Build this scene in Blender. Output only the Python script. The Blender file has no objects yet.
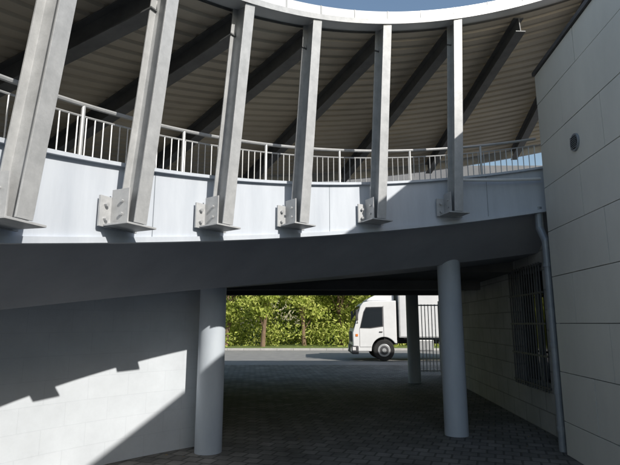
import bpy, math, random
from math import radians, sin, cos, pi, sqrt, atan2
from mathutils import Vector, Matrix
random.seed(7)
sc = bpy.context.scene

# ---------------------------------------------------------------- helpers
def link(o, parent=None):
    sc.collection.objects.link(o)
    if parent: o.parent = parent
    return o
def empty(name, loc=(0,0,0), rotz=0):
    e = bpy.data.objects.new(name, None); e.location = loc; e.rotation_euler = (0,0,rotz)
    e.empty_display_size = .2
    return link(e)
def mesh(name, V, F, mat, parent=None, uv=None, smooth=False, bevel=0, loc=None):
    m = bpy.data.meshes.new(name); m.from_pydata([tuple(v) for v in V], [], F)
    if uv:
        l = m.uv_layers.new(name="UVMap")
        for lp in m.loops: l.data[lp.index].uv = uv[lp.vertex_index]
    m.materials.append(mat); m.update()
    if smooth:
        for p in m.polygons: p.use_smooth = True
    o = bpy.data.objects.new(name, m); link(o, parent)
    if loc: o.location = loc
    if bevel:
        b = o.modifiers.new("b", 'BEVEL'); b.width = bevel; b.segments = 2; b.limit_method = 'ANGLE'
    return o
class MB:
    def __init__(s): s.V=[]; s.F=[]
    def add(s, V, F):
        k=len(s.V); s.V += [tuple(v) for v in V]; s.F += [tuple(i+k for i in f) for f in F]
    def box(s, x0,x1,y0,y1,z0,z1, M=None):
        V=[Vector(p) for p in [(x0,y0,z0),(x1,y0,z0),(x1,y1,z0),(x0,y1,z0),(x0,y0,z1),(x1,y0,z1),(x1,y1,z1),(x0,y1,z1)]]
        if M is not None: V=[M@v for v in V]
        s.add(V,[(0,3,2,1),(4,5,6,7),(0,1,5,4),(1,2,6,5),(2,3,7,6),(3,0,4,7)])
    def tube(s, p0,p1,r0,r1=None,n=8,cap=True):
        if r1 is None: r1=r0
        p0=Vector(p0);p1=Vector(p1);a=(p1-p0).normalized()
        t=Vector((0,0,1)) if abs(a.z)<.9 else Vector((1,0,0))
        u=a.cross(t).normalized(); w=a.cross(u)
        V=[p0+(u*cos(2*pi*i/n)+w*sin(2*pi*i/n))*r0 for i in range(n)]+[p1+(u*cos(2*pi*i/n)+w*sin(2*pi*i/n))*r1 for i in range(n)]
        F=[(i,(i+1)%n,n+(i+1)%n,n+i) for i in range(n)]
        if cap: F+= [tuple(range(n))[::-1], tuple(range(n,2*n))]
        s.add(V,F)
    def prism(s, prof, p0, p1, S, D):
        p0=Vector(p0);p1=Vector(p1);n=len(prof)
        V=[p0+S*a+D*b for a,b in prof]+[p1+S*a+D*b for a,b in prof]
        F=[(i,(i+1)%n,n+(i+1)%n,n+i) for i in range(n)]+[tuple(range(n))[::-1],tuple(range(n,2*n))]
        s.add(V,F)
    def obj(s,name,mat,parent=None,**k): return mesh(name,s.V,s.F,mat,parent,**k)
def hprof(w,d,tf,tw):
    w/=2;d/=2;tw/=2
    return [(-w,-d),(w,-d),(w,-d+tf),(tw,-d+tf),(tw,d-tf),(w,d-tf),(w,d),(-w,d),(-w,d-tf),(-tw,d-tf),(-tw,-d+tf),(-w,-d+tf)]

# ---------------------------------------------------------------- materials
def newmat(name):
    m=bpy.data.materials.new(name); m.use_nodes=True; nt=m.node_tree
    return m,nt,nt.nodes['Principled BSDF']
def noise_mat(name, c1, c2, scale=4, rough=.6, metal=0, bump=0, bscale=60, detail=6, spec=.4, stretch=None):
    m,nt,b=newmat(name); N=nt.nodes; L=nt.links
    tc=N.new('ShaderNodeTexCoord'); mp=N.new('ShaderNodeMapping'); L.new(tc.outputs['Object'],mp.inputs[0])
    if stretch: mp.inputs['Scale'].default_value=stretch
    n=N.new('ShaderNodeTexNoise'); n.inputs['Scale'].default_value=scale; n.inputs['Detail'].default_value=detail; n.inputs['Roughness'].default_value=.65
    L.new(mp.outputs[0],n.inputs['Vector'])
    r=N.new('ShaderNodeValToRGB'); r.color_ramp.elements[0].position=.3; r.color_ramp.elements[1].position=.7
    r.color_ramp.elements[0].color=(*c1,1); r.color_ramp.elements[1].color=(*c2,1)
    L.new(n.outputs['Fac'],r.inputs[0]); L.new(r.outputs[0],b.inputs['Base Color'])
    b.inputs['Roughness'].default_value=rough; b.inputs['Metallic'].default_value=metal; b.inputs['Specular IOR Level'].default_value=spec
    if bump:
        n2=N.new('ShaderNodeTexNoise'); n2.inputs['Scale'].default_value=bscale; n2.inputs['Detail'].default_value=4
        L.new(tc.outputs['Object'],n2.inputs['Vector'])
        bp=N.new('ShaderNodeBump'); bp.inputs['Strength'].default_value=bump; bp.inputs['Distance'].default_value=.01
        L.new(n2.outputs['Fac'],bp.inputs['Height']); L.new(bp.outputs[0],b.inputs['Normal'])
    return m
def brick_mat(name, c1,c2,mortar,bw,bh,ms,coord='UV',rough=.7,bump=.5,offset=.5,dirt=.35,rot=None):
    m,nt,b=newmat(name); N=nt.nodes; L=nt.links
    tc=N.new('ShaderNodeTexCoord'); mp=N.new('ShaderNodeMapping'); L.new(tc.outputs[coord],mp.inputs[0])
    if rot: mp.inputs['Rotation'].default_value=rot
    br=N.new('ShaderNodeTexBrick'); br.inputs['Scale'].default_value=1
    br.inputs['Brick Width'].default_value=bw; br.inputs['Row Height'].default_value=bh; br.inputs['Mortar Size'].default_value=ms
    br.inputs['Mortar Smooth'].default_value=.3; br.offset=offset
    br.inputs['Color1'].default_value=(*c1,1); br.inputs['Color2'].default_value=(*c2,1); br.inputs['Mortar'].default_value=(*mortar,1)
    L.new(mp.outputs[0],br.inputs['Vector'])
    n=N.new('ShaderNodeTexNoise'); n.inputs['Scale'].default_value=1.3; n.inputs['Detail'].default_value=8; n.inputs['Roughness'].default_value=.7
    L.new(tc.outputs[coord],n.inputs['Vector'])
    mr=N.new('ShaderNodeMapRange'); mr.inputs[1].default_value=.3; mr.inputs[2].default_value=.7; mr.inputs[3].default_value=1-dirt; mr.inputs[4].default_value=1.05
    L.new(n.outputs['Fac'],mr.inputs[0])
    mx=N.new('ShaderNodeVectorMath'); mx.operation='SCALE'; L.new(br.outputs['Color'],mx.inputs[0]); L.new(mr.outputs[0],mx.inputs['Scale'])
    L.new(mx.outputs[0],b.inputs['Base Color']); b.inputs['Roughness'].default_value=rough
    n2=N.new('ShaderNodeTexNoise'); n2.inputs['Scale'].default_value=40; L.new(tc.outputs[coord],n2.inputs['Vector'])
    ma=N.new('ShaderNodeMath'); ma.operation='MULTIPLY_ADD'; ma.inputs[1].default_value=-1; L.new(br.outputs['Fac'],ma.inputs[0])
    m3=N.new('ShaderNodeMath'); m3.operation='MULTIPLY'; m3.inputs[1].default_value=.35; L.new(n2.outputs['Fac'],m3.inputs[0]); L.new(m3.outputs[0],ma.inputs[2])
    bp=N.new('ShaderNodeBump'); bp.inputs['Strength'].default_value=bump; bp.inputs['Distance'].default_value=.008
    L.new(ma.outputs[0],bp.inputs['Height']); L.new(bp.outputs[0],b.inputs['Normal'])
    return m

M_steel = noise_mat('galvanised_steel',(.37,.38,.39),(.50,.51,.52),9,.45,.15,.1,80)
M_rail  = noise_mat('rail_steel',(.40,.41,.42),(.54,.55,.56),6,.4,.4)
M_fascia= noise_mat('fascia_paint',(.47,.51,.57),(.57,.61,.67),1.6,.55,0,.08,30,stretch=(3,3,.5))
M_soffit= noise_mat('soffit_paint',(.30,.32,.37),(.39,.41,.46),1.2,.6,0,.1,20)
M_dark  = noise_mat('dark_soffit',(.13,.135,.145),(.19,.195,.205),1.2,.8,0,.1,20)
M_deck  = noise_mat('deck_concrete',(.26,.26,.25),(.34,.34,.33),3,.8)
M_roof  = noise_mat('roof_sheet',(.40,.36,.30),(.52,.47,.39),.9,.5,.0)
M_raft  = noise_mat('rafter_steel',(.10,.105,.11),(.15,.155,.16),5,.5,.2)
M_white = noise_mat('roof_flashing',(.62,.64,.66),(.72,.73,.74),2,.4,.1)
M_col   = noise_mat('column_paint',(.42,.47,.54),(.52,.57,.63),2.2,.5,0,.06,30,stretch=(1,1,.4))
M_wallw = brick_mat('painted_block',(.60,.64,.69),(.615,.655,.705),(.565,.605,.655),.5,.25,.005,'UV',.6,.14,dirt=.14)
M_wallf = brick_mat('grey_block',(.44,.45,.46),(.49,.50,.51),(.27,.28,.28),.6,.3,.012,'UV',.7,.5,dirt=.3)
M_panel = noise_mat('cladding_panel',(.58,.58,.55),(.69,.69,.65),1.0,.5,0,.05,50,stretch=(1,1,.5))
M_gap   = noise_mat('panel_gap',(.05,.05,.05),(.08,.08,.08),3,.9)
M_pave  = brick_mat('paving_blocks',(.17,.165,.155),(.27,.26,.24),(.11,.11,.10),.2,.2,.014,'Object',.85,.8,.5,.6,rot=(0,0,.35))
M_asph  = noise_mat('asphalt',(.20,.20,.20),(.27,.268,.26),2,.9,0,.3,150)
M_kerb  = noise_mat('kerb_stone',(.32,.31,.3),(.42,.41,.4),4,.8,0,.2,60)
M_grass = noise_mat('grass',(.09,.13,.03),(.16,.2,.055),1.5,.9,0,.6,30)
M_bark  = noise_mat('bark',(.12,.08,.05),(.22,.15,.1),8,.9,0,.6,40,stretch=(1,1,.3))
M_pipe  = noise_mat('zinc_pipe',(.22,.25,.29),(.32,.35,.38),5,.45,.3)
M_grille= noise_mat('grille_iron',(.07,.075,.085),(.11,.115,.125),5,.5,.2)
M_black = noise_mat('black_rubber',(.015,.015,.015),(.03,.03,.03),6,.8)
M_plast = noise_mat('grey_plastic',(.05,.05,.055),(.08,.08,.085),6,.6)
M_truck = noise_mat('truck_white_paint',(.66,.67,.68),(.75,.76,.77),2,.25)
M_box   = noise_mat('box_body_panel',(.56,.58,.60),(.66,.67,.68),1.5,.45)
M_glass,_,b=newmat('dark_glass'); b.inputs['Base Color'].default_value=(.02,.025,.03,1); b.inputs['Roughness'].default_value=.06
M_lamp,_,b=newmat('lamp_lens'); b.inputs['Base Color'].default_value=(.7,.7,.7,1); b.inputs['Roughness'].default_value=.1
M_orange,_,b=newmat('orange_lens'); b.inputs['Base Color'].default_value=(.7,.2,.03,1)

def leaf_mat(name,c1,c2,c3):
    m=bpy.data.materials.new(name); m.use_nodes=True; nt=m.node_tree; N=nt.nodes; L=nt.links; N.clear()
    out=N.new('ShaderNodeOutputMaterial'); g=N.new('ShaderNodeNewGeometry')
    r=N.new('ShaderNodeValToRGB'); e=r.color_ramp.elements; e[0].color=(*c1,1); e[1].color=(*c3,1); x=e.new(.5); x.color=(*c2,1)
    L.new(g.outputs['Random Per Island'],r.inputs[0])
    d=N.new('ShaderNodeBsdfDiffuse'); t=N.new('ShaderNodeBsdfTranslucent'); mx=N.new('ShaderNodeMixShader'); mx.inputs[0].default_value=.4
    L.new(r.outputs[0],d.inputs[0]); L.new(r.outputs[0],t.inputs[0]); L.new(d.outputs[0],mx.inputs[1]); L.new(t.outputs[0],mx.inputs[2]); L.new(mx.outputs[0],out.inputs[0])
    return m
M_leaf=leaf_mat('leaves',(.26,.33,.06),(.44,.50,.12),(.60,.62,.20))
M_leaf2=leaf_mat('leaves_dark',(.12,.18,.04),(.22,.29,.07),(.34,.40,.11))

# ---------------------------------------------------------------- ring geometry (curved ramp)
CX,CY=3.2,1.5
def P(th,r,z): a=radians(th); return Vector((CX+r*cos(a),CY+r*sin(a),z))
def zb(th): return 2.1+(162-th)*.0141
def zt(th): return zb(th)+.62
def zi(th): return zb(th)-.48
def zr(th,r): return 4.75+(138.8-th)*.0255-(r-5)*.125
RO=10.0
def ring(name, prof, t0,t1,n,mat,parent,closed=True,smooth=True,uvR=None):
    V=[];F=[];UV=[];k=len(prof)
    for j in range(n+1):
        th=t0+(t1-t0)*j/n
        for i,(r,f) in enumerate(prof):
            V.append(P(th,r,f(th))); UV.append((radians(th)*(uvR or 5.3), f(th)-zb(th) if uvR is None else f(th)))
    kk=k if closed else k-1
    for j in range(n):
        for i in range(kk):
            a=j*k+i;b=j*k+(i+1)%k;F.append((a,b,b+k,a+k))
    if closed: F.append(tuple(range(k))[::-1]); F.append(tuple(n*k+i for i in range(k)))
    o=mesh(name,V,F,mat,parent,uv=UV,smooth=False)
    if smooth:
        for p in o.data.polygons: p.use_smooth=True
        o.data.set_sharp_from_angle(angle=radians(20))
    return o
walk=empty('covered_curved_walkway')
T0,T1=192,72
N=120
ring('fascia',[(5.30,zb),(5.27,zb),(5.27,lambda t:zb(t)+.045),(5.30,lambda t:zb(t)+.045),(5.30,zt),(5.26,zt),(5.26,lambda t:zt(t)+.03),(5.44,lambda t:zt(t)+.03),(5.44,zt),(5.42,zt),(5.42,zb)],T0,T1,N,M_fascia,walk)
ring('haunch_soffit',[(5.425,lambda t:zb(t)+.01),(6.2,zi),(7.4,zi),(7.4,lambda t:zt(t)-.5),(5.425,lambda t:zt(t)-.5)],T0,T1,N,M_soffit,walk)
ring('deck_slab',[(5.43,lambda t:zt(t)-.49),(8.4,lambda t:zt(t)-.49),(8.4,lambda t:zt(t)-.34),(5.43,lambda t:zt(t)-.34)],T0,T1,N,M_deck,walk)
mb=MB()
for t in [149.2,124,98]:
    a=radians(t); S=Vector((-sin(a),cos(a),0)); D=Vector((cos(a),sin(a),0))
    mb.prism([(-.004,-.002),(.004,-.002),(.004,.01),(-.004,.01)],P(t,5.30,zb(t)+.05),P(t,5.30,zt(t)-.005),S,D)
mb.obj('fascia_joints',M_pipe,walk)
angs=[177,164.8,153.5,142.2,130.5,117.6,104.5]
posts=MB(); plates=MB(); bolts=MB(); raft=MB()
def rafter(t):
    a=radians(t); S=Vector((-sin(a),cos(a),0))
    p0=P(t,4.99,zr(t,4.99)-.14); p1=P(t,RO-.15,zr(t,RO-.15)-.14)
    ax=(p1-p0).normalized(); UU=S.cross(ax).normalized()
    if UU.z<0: UU=-UU
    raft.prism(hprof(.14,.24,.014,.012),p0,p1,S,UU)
for t in angs:
    a=radians(t); S=Vector((-sin(a),cos(a),0)); D=Vector((cos(a),sin(a),0)); U=Vector((0,0,1))
    pb=P(t,5.11,zb(t)+.13); pt=P(t,4.88,zr(t,4.88)+.02)
    posts.prism(hprof(.125,.185,.013,.009),pb,pt,S,D)
    Mx=Matrix((( S.x,D.x,0,0),(S.y,D.y,0,0),(0,0,1,0),(0,0,0,1))); 
    Mx=Matrix.Translation(P(t,5.27,zb(t)))@Mx
    plates.box(-.19,.19,-.022,-.001,.10,.34,Mx)
    plates.box(.072,.085,-.20,-.022,.12,.40,Mx)
    plates.box(-.085,-.072,-.20,-.022,.12,.36,Mx)
    plates.box(-.15,.15,-.27,-.022,.105,.12,Mx)
    for sx in (-.14,.14):
        for z in (.16,.27):
            c=Mx@Vector((sx,-.022,z)); d=Mx@Vector((sx,-.05,z)); bolts.tube(c,d,.017,n=6)
    for zz in (.2,.3):
        for s2 in (-1,1):
            c=Mx@Vector((s2*.085,-.14,zz)); d=Mx@Vector((s2*.105,-.14,zz)); bolts.tube(c,d,.013,n=6)
    rafter(t)
for t in [92.4,80.8]: rafter(t)
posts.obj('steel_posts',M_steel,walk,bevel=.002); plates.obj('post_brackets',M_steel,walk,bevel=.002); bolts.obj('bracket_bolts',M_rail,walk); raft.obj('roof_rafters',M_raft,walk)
prof=[];r=4.98;p=.19
def mk(r,dz): return (r,lambda t,r=r,dz=dz: zr(t,r)+dz)
while r<RO-.15:
    prof+= [mk(r,0),mk(r+.10,0),mk(r+.115,.03),mk(r+.175,.03)]; r+=p
ring('roof_corrugated_sheet',prof,T0,64,N,M_roof,walk,closed=False,smooth=False)
ring('roof_covering',[mk(4.98,.06),mk(RO,.06),mk(RO,.14),mk(4.98,.14)],T0,64,N,M_white,walk)
ring('roof_edge_flashing',[mk(4.78,.03),mk(4.78,.17),mk(4.975,.20),mk(4.975,.03)],T0,64,N,M_white,walk)
ring('roof_edge_channel',[mk(4.775,-.005),mk(4.77,-.005),mk(4.77,.06),mk(4.775,.06)],T0,64,N,M_steel,walk)
ring('roof_outer_edge',[mk(RO+.01,-.12),mk(RO+.01,.18),mk(RO+.06,.18),mk(RO+.06,-.12)],T0,64,N,M_steel,walk)
mb=MB()
for t in [x*6.2+68 for x in range(20)]:
    a=radians(t); S=Vector((-sin(a),cos(a),0)); D=Vector((cos(a),sin(a),0))
    mb.prism([(-.010,-.008),(.010,-.008),(.010,0),(-.010,0)],P(t,4.78,zr(t,4.78)+.062),P(t,4.78,zr(t,4.78)+.17),S,D)
mb.obj('flashing_seams',M_steel,walk)
def railing(name,R,zbase,h,t0,t1,dstep,pstep):
    mb=MB(); t=t0
    seg=2
    tt=t0
    while tt>t1:
        u=max(tt-seg,t1)
        mb.tube(P(tt,R,zbase(tt)+h),P(u,R,zbase(u)+h),.020,n=8)
        mb.tube(P(tt,R,zbase(tt)+.09),P(u,R,zbase(u)+.09),.012,n=6)
        mb.tube(P(tt,R,zbase(tt)+h-.1),P(u,R,zbase(u)+h-.1),.009,n=6)
        tt=u
    while t>t1:
        mb.tube(P(t,R,zbase(t)+.09),P(t,R,zbase(t)+h-.1),.0065,n=6,cap=False); t-=dstep
    t=t0
    while t>t1:
        mb.tube(P(t,R,zbase(t)),P(t,R,zbase(t)+h),.018,n=8); t-=pstep
    mb.obj(name,M_rail,walk)
railing('front_railing',5.56,lambda t:zt(t)-.34,.88,190,88.5,.88,11.6)
railing('rear_railing',8.25,lambda t:zt(t)-.34,1.05,190,76,.6,11.6)
mb=MB(); 
for t in range(103,90,-1):
    mb.tube(P(t,5.2,zt(103)-.03+(103-t)*.004),P(t-1,5.2,zt(103)-.03+(104-t)*.004),.022)
mb.obj('conduit',M_white,walk)

# ---------------------------------------------------------------- round columns
def column(x,y,h,r=.172):
    n=40; V=[];F=[]
    zs=[0,.02,h]
    for z in zs:
        for i in range(n): V.append((x+r*cos(2*pi*i/n),y+r*sin(2*pi*i/n),z))
    for j in range(2):
        for i in range(n): F.append((j*n+i,j*n+(i+1)%n,(j+1)*n+(i+1)%n,(j+1)*n+i))
    F.append(tuple(2*n+i for i in range(n)))
    o=mesh('round_column',V,F,M_col,smooth=True); o.data.set_sharp_from_angle(angle=radians(40)); return o
column(-1.29,6.72,2.12); column(2.14,7.70,2.56); column(2.87,14.2,2.52)

# ---------------------------------------------------------------- curved white wall
wall=ring('painted_block_wall',[(7.25,lambda t:0),(7.25,lambda t:zi(t)+.02),(7.45,lambda t:zi(t)+.02),(7.45,lambda t:0)],192,130.5,80,M_wallw,None,uvR=7.25)
mb=MB()
A=Vector((-1.60,7.25,0));B=Vector((-4.2,15.5,0)); S=(B-A).normalized().cross(Vector((0,0,1)))
mb.prism([(0,0),(.2,0),(.2,2.49),(0,2.49)],A,B,-S,Vector((0,0,1)))
mb.obj('side_wall',M_dark)

# ---------------------------------------------------------------- flat slab beyond ramp + added shade block
bb=empty('rear_deck_building')
pts=[P(t,7.41,0) for t in range(130,71,-2)]
pts=[(p.x,p.y) for p in pts]+[(6.5,15.5),(-4.2,15.5)]
n=len(pts)
V=[(x,y,2.5) for x,y in pts]+[(x,y,2.56+.14) for x,y in pts]
F=[tuple(range(n)),tuple(range(2*n-1,n-1,-1))]+[(i,i+n,(i+1)%n+n,(i+1)%n) for i in range(n)]
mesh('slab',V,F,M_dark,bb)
mb=MB(); mb.box(-4.2,13,13.6,15.3,2.71,6.0); mb.obj('added_shade_block',M_dark,bb)  # added mass: lengthens shadow on rear ground, dark backing behind the railing
mb=MB()
for y in (10.6,12.6): mb.box(-2.4,3.6,y,y+.25,2.3,2.497)
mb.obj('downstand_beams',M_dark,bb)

# ---------------------------------------------------------------- near panelled building (right)
nb=empty('panel_clad_building',(3.18,6.57,0),-atan2(.08,1))
mb=MB(); mb.box(.035,9,-16,-.035,0,5.04); mb.obj('core',M_gap,nb)
zs=[0,.4,1.0,1.6,2.2,2.8,3.4,4.0,4.6,5.04]
rnd=random.Random(3)
mb=MB(); g=.004
for i in range(len(zs)-1):
    off=[.0,.9,.45,1.2,.3,.75,.15,1.05,.6][i]
    y=0; first=True
    while y>-15.8:
        L=(1.8-off) if first and off>0 else 1.8
        y1=max(y-L,-16); dx=rnd.uniform(-.0015,.0015)
        mb.box(dx,.034,y1+g,y-g if not first else y-.001,zs[i]+g,zs[i+1]-g); y=y1; first=False
mb.obj('cladding_panels',M_panel,nb,bevel=.0015)
mb=MB()
for i in range(len(zs)-1):
    mb.box(.005,9,-.034,0,zs[i]+g,zs[i+1]-g)
mb.obj('end_panels',M_panel,nb)
mb=MB(); mb.box(-.03,9,-16,.02,5.045,5.10); mb.obj('coping',M_plast,nb)
mb=MB()
c=Vector((0,-1.02,3.68)); mb.tube(c+Vector((-.02,0,0)),c+Vector((.02,0,0)),.105,n=28); mb.obj('round_vent',M_pipe,nb,bevel=.004)
mb=MB(); mb.tube(c+Vector((-.024,0,0)),c+Vector((.0,0,0)),.082,n=28)
mb.obj('vent_mouth',M_black,nb)
mb=MB()
for k in range(-3,4): mb.box(-.032,-.025,c.y-.075,c.y+.075,c.z+k*.022-.003,c.z+k*.022+.003)
mb.obj('vent_louvres',M_pipe,nb)

# ---------------------------------------------------------------- far block building (right, under deck)
fb=empty('block_building',(3.47,6.66,0),-atan2(.07,1))
def wallbox(y0,y1,z0,z1,name):
    V=[(0,y0,z0),(0,y1,z0),(0,y1,z1),(0,y0,z1),(.3,y0,z0),(.3,y1,z0),(.3,y1,z1),(.3,y0,z1)]
    uv=[(v[1]+v[0],v[2]) for v in V]
    F=[(0,3,2,1),(4,5,6,7),(0,1,5,4),(1,2,6,5),(2,3,7,6),(3,0,4,7)]
    mesh(name,V,F,M_wallf,fb,uv=uv)
W0,W1,Z0,Z1=.95,2.45,.62,2.5
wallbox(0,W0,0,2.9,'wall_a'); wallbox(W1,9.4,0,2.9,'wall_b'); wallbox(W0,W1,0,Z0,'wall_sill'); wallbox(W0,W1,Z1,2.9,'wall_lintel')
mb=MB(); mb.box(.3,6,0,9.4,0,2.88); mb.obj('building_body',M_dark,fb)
mb=MB(); mb.box(.2,.21,W0,W1,Z0,Z1); mb.obj('window_glass',M_glass,fb)
mb=MB()
for y in (W0,W1-.06,(W0+W1)/2-.03): mb.box(.16,.23,y,y+.06,Z0,Z1)
mb.box(.162,.228,W0,W1,Z0,Z0+.06); mb.box(.162,.228,W0,W1,Z1-.06,Z1); mb.obj('window_frame',M_pipe,fb)
mb=MB(); y=W0+.04
while y<W1: mb.tube((-.03,y,Z0-.03),(-.03,y,Z1+.03),.011,n=6); y+=.11
for z in (Z0+.02,1.1,1.58,2.05,Z1-.02): mb.box(-.035,-.012,W0-.04,W1+.04,z,z+.03)
mb.obj('window_grille',M_grille,fb)
dp=MB()
bx,by=3.22,6.74
dp.tube((bx,by,0),(bx,by,2.72),.052,n=16)
dp.tube((bx,by,2.70),(bx-.02,by+.1,2.9),.052,n=16); dp.tube((bx-.02,by+.1,2.88),(bx-.02,by+.1,3.2),.052,n=16)
for z in (.25,1.3,2.35): dp.tube((bx,by,z),(bx,by,z+.05),.062,n=16); dp.box(bx,bx+.25,by-.012,by+.012,z+.01,z+.04)
dp.tube((bx,by,.7),(bx,by,.8),.058,n=16)
dp.obj('rain_downpipe',M_pipe,smooth=False)

# ---------------------------------------------------------------- ground, road, kerb
def sheet(name,x0,x1,y0,y1,z,mat): return mesh(name,[(x0,y0,z),(x1,y0,z),(x1,y1,z),(x0,y1,z)],[(0,1,2,3)],mat)
sheet('ground',-300,300,-300,300,-.01,M_grass)
sheet('pavement',-40,25,-40,20.2,.0,M_pave)
sheet('road',-120,120,20.2,31,-.004,M_asph)
mb=MB(); x=-60
while x<60: mb.box(x,x+.99,31,31.15,-.01,.12); x+=1
mb.obj('kerb',M_kerb,bevel=.01)
sheet('grass_verge',-120,120,31.15,70,.1,M_grass)
mb=MB()
for i in range(90):
    x=rnd.uniform(2.6,3.5) if i%2 else rnd.uniform(-2.4,3.2); y=rnd.uniform(6.4,12); s=rnd.uniform(.012,.03); a=rnd.uniform(0,6.3)
    v=[Vector((x+s*cos(a+k*pi/2)*(1 if k%2 else .6),y+s*sin(a+k*pi/2)*(1 if k%2 else .6),.006+rnd.uniform(0,.012))) for k in range(4)]
    mb.add(v,[(0,1,2,3)])
mb.obj('fallen_leaves',noise_mat('dry_leaf',(.15,.1,.05),(.3,.24,.14),20,.9))

# ---------------------------------------------------------------- trees
def rot_quad(c,s,rn):
    n=Vector((rn.gauss(0,1)+.2,rn.gauss(0,1)-.4,rn.gauss(0,1)+.5)).normalized()
    u=n.orthogonal().normalized(); w=n.cross(u); a=rn.uniform(0,6.28)
    u,w=u*cos(a)+w*sin(a),w*cos(a)-u*sin(a)
    return [c-u*s,c-w*s*.45,c+u*s,c+w*s*.45]
def tree(x,y,h,cr,seed,lean=0,base=.22,leaf=.16,mat=None,nl=260,nc=34):
    rn=random.Random(seed); e=empty('tree',(x,y,.08))
    tb=MB(); p=Vector((0,0,0)); r=h*.016+.03; pts=[p]; k=7
    for i in range(k):
        q=p+Vector((rn.uniform(-.12,.12)+lean,rn.uniform(-.12,.12),h*.8/k)); tb.tube(p,q,r,r*.82,n=9); r*=.82; p=q; pts.append(p)
    lf=MB()
    for c in range(nc):
        zf=rn.random()**.8; z=h*(base+(.97-base)*zf); rad=cr*(sin(pi*min(max((z/h-base)/(1-base),.06),.94)))**.6
        a=rn.uniform(0,6.28); rr=rad*sqrt(rn.random()); cc=Vector((rr*cos(a)+lean*5*zf,rr*sin(a),z))
        st=pts[min(int(z/h*.8*k*1.0),k)]; tb.tube(st,cc,.035,.01,n=5)
        cs=rn.uniform(.5,1.0)*cr*.42
        for j in range(nl):
            d=Vector((rn.gauss(0,1),rn.gauss(0,1),rn.gauss(0,.7)))*cs*.5
            lf.add(rot_quad(cc+d,leaf*rn.uniform(.6,1.3),rn),[(0,1,2,3)])
    tb.obj('trunk_and_limbs',M_bark,e); lf.obj('crown',mat or M_leaf,e)
specs=[(-8.5,35,9,2.6),(-5.6,34,8,2.2),(-3.1,33.5,9,2.2),(-.4,35,8.5,2.4),(2.3,36,9,2.4),(5.2,35,8.5,2.5),(8.5,36,9,2.6)]
for i,(x,y,h,cr) in enumerate(specs): tree(x,y,h,cr,10+i,lean=rnd.uniform(-.08,.08),leaf=.13,nl=220)
for i,(x,y,h,cr) in enumerate([(-30,36,21,5.5),(-23,40,21,5.5),(-15,41,20,5.5),(-7,43,19,5.5),(1,44,19,5.2),(9,43,18,5.5)]):
    tree(x,y,h,cr,40+i,base=.1,leaf=.34,mat=M_leaf2,nl=170,nc=56)
lf=MB(); rn=random.Random(5)
for c in range(230):
    cx=rn.uniform(-14,16); cy=rn.uniform(33.5,40); cz=rn.uniform(.1,2.6)*(.5+.5*(cy-33)/7); s=rn.uniform(.35,.8)
    for j in range(120):
        lf.add(rot_quad(Vector((cx+rn.gauss(0,s),cy+rn.gauss(0,s*.7),max(.1,cz+rn.gauss(0,s*.6)))),.11*rn.uniform(.6,1.4),rn),[(0,1,2,3)])
lf.obj('undergrowth',M_leaf)
lf=MB()
for c in range(150):
    cx=rn.uniform(-16,18); cy=rn.uniform(45,49); cz=rn.uniform(.2,6.0); s=rn.uniform(.8,1.3)
    for j in range(60):
        lf.add(rot_quad(Vector((cx+rn.gauss(0,s),cy+rn.gauss(0,s*.7),max(.1,cz+rn.gauss(0,s*.7)))),.3*rn.uniform(.6,1.4),rn),[(0,1,2,3)])
lf.obj('distant_hedge',M_leaf2)

# ---------------------------------------------------------------- truck
tr=empty('box_truck',(1.85,22.0,0))
W=2.3
def arch(cx,cz,r,a0=0,a1=180,n=14): return [(cx+r*cos(radians(a0+(a1-a0)*i/n)),cz+r*sin(radians(a0+(a1-a0)*i/n))) for i in range(n+1)]
cab=[(0.02,.42),(0,1.2),(.05,1.36),(.34,2.34),(.46,2.50),(.7,2.56),(1.9,2.58),(1.9,.75)]+[p for p in arch(1.34,.48,.54,30,180)]+[(.80,.42)]
mb=MB(); n=len(cab)
V=[(x,.02,z) for x,z in cab]+[(x,W-.02,z) for x,z in cab]
mb.add(V,[tuple(range(n)),tuple(range(2*n-1,n-1,-1))]+[(i,i+n,(i+1)%n+n,(i+1)%n) for i in range(n)])
mb.obj('cab',M_truck,tr,bevel=.03)
def side(name,poly,mat,y,t=.012,bev=0):
    mb=MB();n=len(poly)
    V=[(x,y,z) for x,z in poly]+[(x,y+t,z) for x,z in poly]
    mb.add(V,[tuple(range(n)),tuple(range(2*n-1,n-1,-1))]+[(i,i+n,(i+1)%n+n,(i+1)%n) for i in range(n)])
    return mb.obj(name,mat,tr,bevel=bev)
side('side_window',[(.34,1.42),(.50,2.08),(.60,2.26),(1.28,2.28),(1.28,1.50),(.75,1.42)],M_glass,.010)
side('window_seal',[(.30,1.39),(.47,2.09),(.58,2.30),(1.32,2.32),(1.32,1.46),(.76,1.38)],M_plast,.016)
dl=MB(); dl.box(.29,.30,.012,.02,.62,1.40); dl.box(1.335,1.347,.012,.02,1.02,2.35); dl.box(1.15,1.28,-.012,.02,1.22,1.26); dl.box(.30,.80,.012,.02,.60,.612); dl.obj('door_lines',M_plast,tr)
mb=MB(); mb.add([(.052,.15,1.40),(.052,W-.15,1.40),(.335,W-.2,2.36),(.335,.2,2.36)],[(0,1,2,3)])
o=mb.obj('windscreen',M_glass,tr); o.location=(-.022,0,0)
mb=MB(); mb.box(-.05,.25,0,W,.30,.66); mb.obj('bumper',M_plast,tr,bevel=.04)
mb=MB(); mb.box(-.025,.0,.55,W-.55,.8,1.25); mb.obj('grille',M_plast,tr,bevel=.01)
mb=MB(); mb.box(-.062,-.0,.1,.5,.4,.6); mb.box(-.062,0,W-.5,W-.1,.4,.6); mb.box(-.02,.12,-.005,.02,.46,.6); mb.obj('headlamps',M_lamp,tr,bevel=.01)
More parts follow.
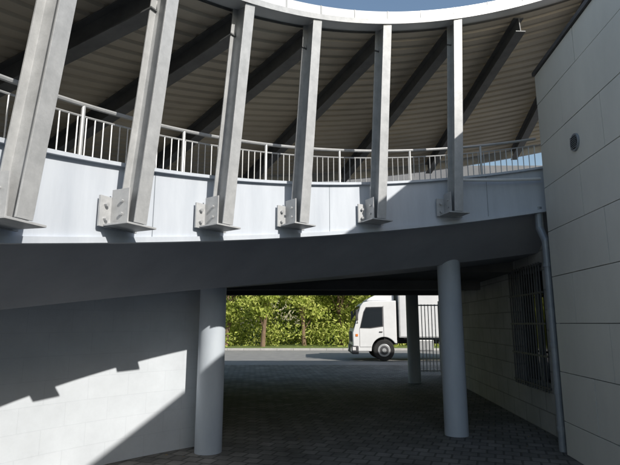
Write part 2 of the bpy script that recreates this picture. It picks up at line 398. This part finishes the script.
mb=MB(); mb.box(.12,.22,.0,.02,1.05,1.15); mb.obj('indicator',M_orange,tr)
mb=MB()
for yy in (-.22,W+.06): mb.box(.12,.22,yy,yy+.16,1.72,2.18)
mb.obj('mirrors',M_plast,tr,bevel=.02)
mb=MB()
for y0,y1 in ((.03,-.14),(W-.03,W+.14)): mb.tube((.3,y0,2.25),(.17,y1,2.15),.015); mb.tube((.22,y0,1.6),(.17,y1,1.75),.015)
mb.obj('mirror_arms',M_plast,tr)
mb=MB(); pr=[(.62,2.58),(.8,2.72),(1.75,3.15),(1.85,3.15),(1.85,2.58)]; n=len(pr)
V=[(x,.25,z) for x,z in pr]+[(x,W-.25,z) for x,z in pr]; mb.add(V,[tuple(range(n)),tuple(range(2*n-1,n-1,-1))]+[(i,i+n,(i+1)%n+n,(i+1)%n) for i in range(n)])
mb.obj('roof_deflector',M_truck,tr,bevel=.04)
mb=MB(); mb.box(2.02,7.4,-.03,W+.03,1.02,3.28); mb.obj('box_body',M_box,tr,bevel=.02)
mb=MB()
for z in (1.0,3.25): mb.box(2.0,7.42,-.045,W+.045,z,z+.06)
for x in (2.0,7.36): mb.box(x,x+.06,-.044,W+.044,1.06,3.25)
mb.obj('body_trim',M_rail,tr)
mb=MB(); mb.box(1.5,7.3,.7,.82,.72,.94); mb.box(1.5,7.3,W-.82,W-.7,.72,.94); mb.box(2.2,7.2,.02,W-.02,.94,1.0)
mb.obj('chassis',M_plast,tr)
mb=MB(); mb.box(2.5,3.5,.06,.6,.42,.92); mb.obj('fuel_tank',M_rail,tr,bevel=.06)
mb=MB(); mb.box(3.7,5.0,.02,.05,.45,.56); mb.box(3.7,5.0,.02,.05,.7,.81); mb.box(3.8,3.86,.05,.3,.45,.95); mb.obj('side_guard',M_rail,tr)
mb=MB(); mb.box(1.35-.0,1.95,.1,W-.1,.7,1.0); mb.obj('engine_underside',M_black,tr)
def wheel(cx,y,name):
    mb=MB(); mb.tube((cx,y,.46),(cx,y+.27,.46),.45,n=36); mb.obj(name+'_tyre',M_black,tr,bevel=.03)
    mb=MB(); mb.tube((cx,y-.012,.46),(cx,y+.05,.46),.27,n=28); mb.obj(name+'_rim',M_rail,tr,bevel=.01)
    mb=MB(); mb.tube((cx,y-.02,.46),(cx,y+.0,.46),.19,n=20); mb.obj(name+'_dish',M_plast,tr)
    mb=MB(); mb.tube((cx,y-.05,.46),(cx,y+.0,.46),.09,n=16); mb.obj(name+'_hub',M_rail,tr)
for i,cx in enumerate((1.34,5.6)):
    wheel(cx,.05,'wheel_near_%d'%i); wheel(cx,W-.32,'wheel_far_%d'%i)
mb=MB(); mb.box(5.0,6.2,.0,.35,.98,1.0); mb.obj('mudguard',M_black,tr)

gt=MB(); gx0,gx1,gy=3.35,4.1,16.2
for i in range(8): gt.tube((gx0+i*(gx1-gx0)/7,gy,.1),(gx0+i*(gx1-gx0)/7,gy,2.2),.014,n=6)
for z in (.12,1.1,2.15): gt.box(gx0-.02,gx1+.02,gy-.02,gy+.02,z,z+.04)
for x in (gx0-.04,gx1): gt.box(x,x+.05,gy-.025,gy+.025,0,2.3)
gt.obj('metal_gate',M_rail)

# ---------------------------------------------------------------- light & camera
al=radians(40); el=math.atan(.638)
d=Vector((sin(al)*cos(el),-cos(al)*cos(el),sin(el))).normalized()
elev=math.asin(d.z); az=atan2(d.x,d.y)
w=bpy.data.worlds.new("World"); sc.world=w; w.use_nodes=True; nt=w.node_tree
sky=nt.nodes.new('ShaderNodeTexSky'); sky.sky_type='NISHITA'; sky.sun_disc=False; sky.sun_elevation=elev; sky.sun_rotation=az
sky.air_density=1.4; sky.dust_density=1.5; sky.ozone_density=1.5
nt.links.new(sky.outputs[0],nt.nodes['Background'].inputs[0]); nt.nodes['Background'].inputs[1].default_value=.14
sl=bpy.data.lights.new('sun','SUN'); sl.energy=5; sl.angle=radians(.5); sl.color=(1,.95,.87)
so=bpy.data.objects.new('sun',sl); link(so); so.rotation_euler=d.to_track_quat('Z','Y').to_euler()
cam=bpy.data.cameras.new('camera'); co=bpy.data.objects.new('camera',cam); link(co)
co.location=(0,0,1.6); co.rotation_euler=(radians(90+10.3),0,0)
cam.sensor_width=36; cam.lens=36*500/620; cam.clip_end=1000; cam.clip_start=.05
sc.camera=co
sc.view_settings.view_transform='Standard'; sc.view_settings.look='None'; sc.view_settings.exposure=0
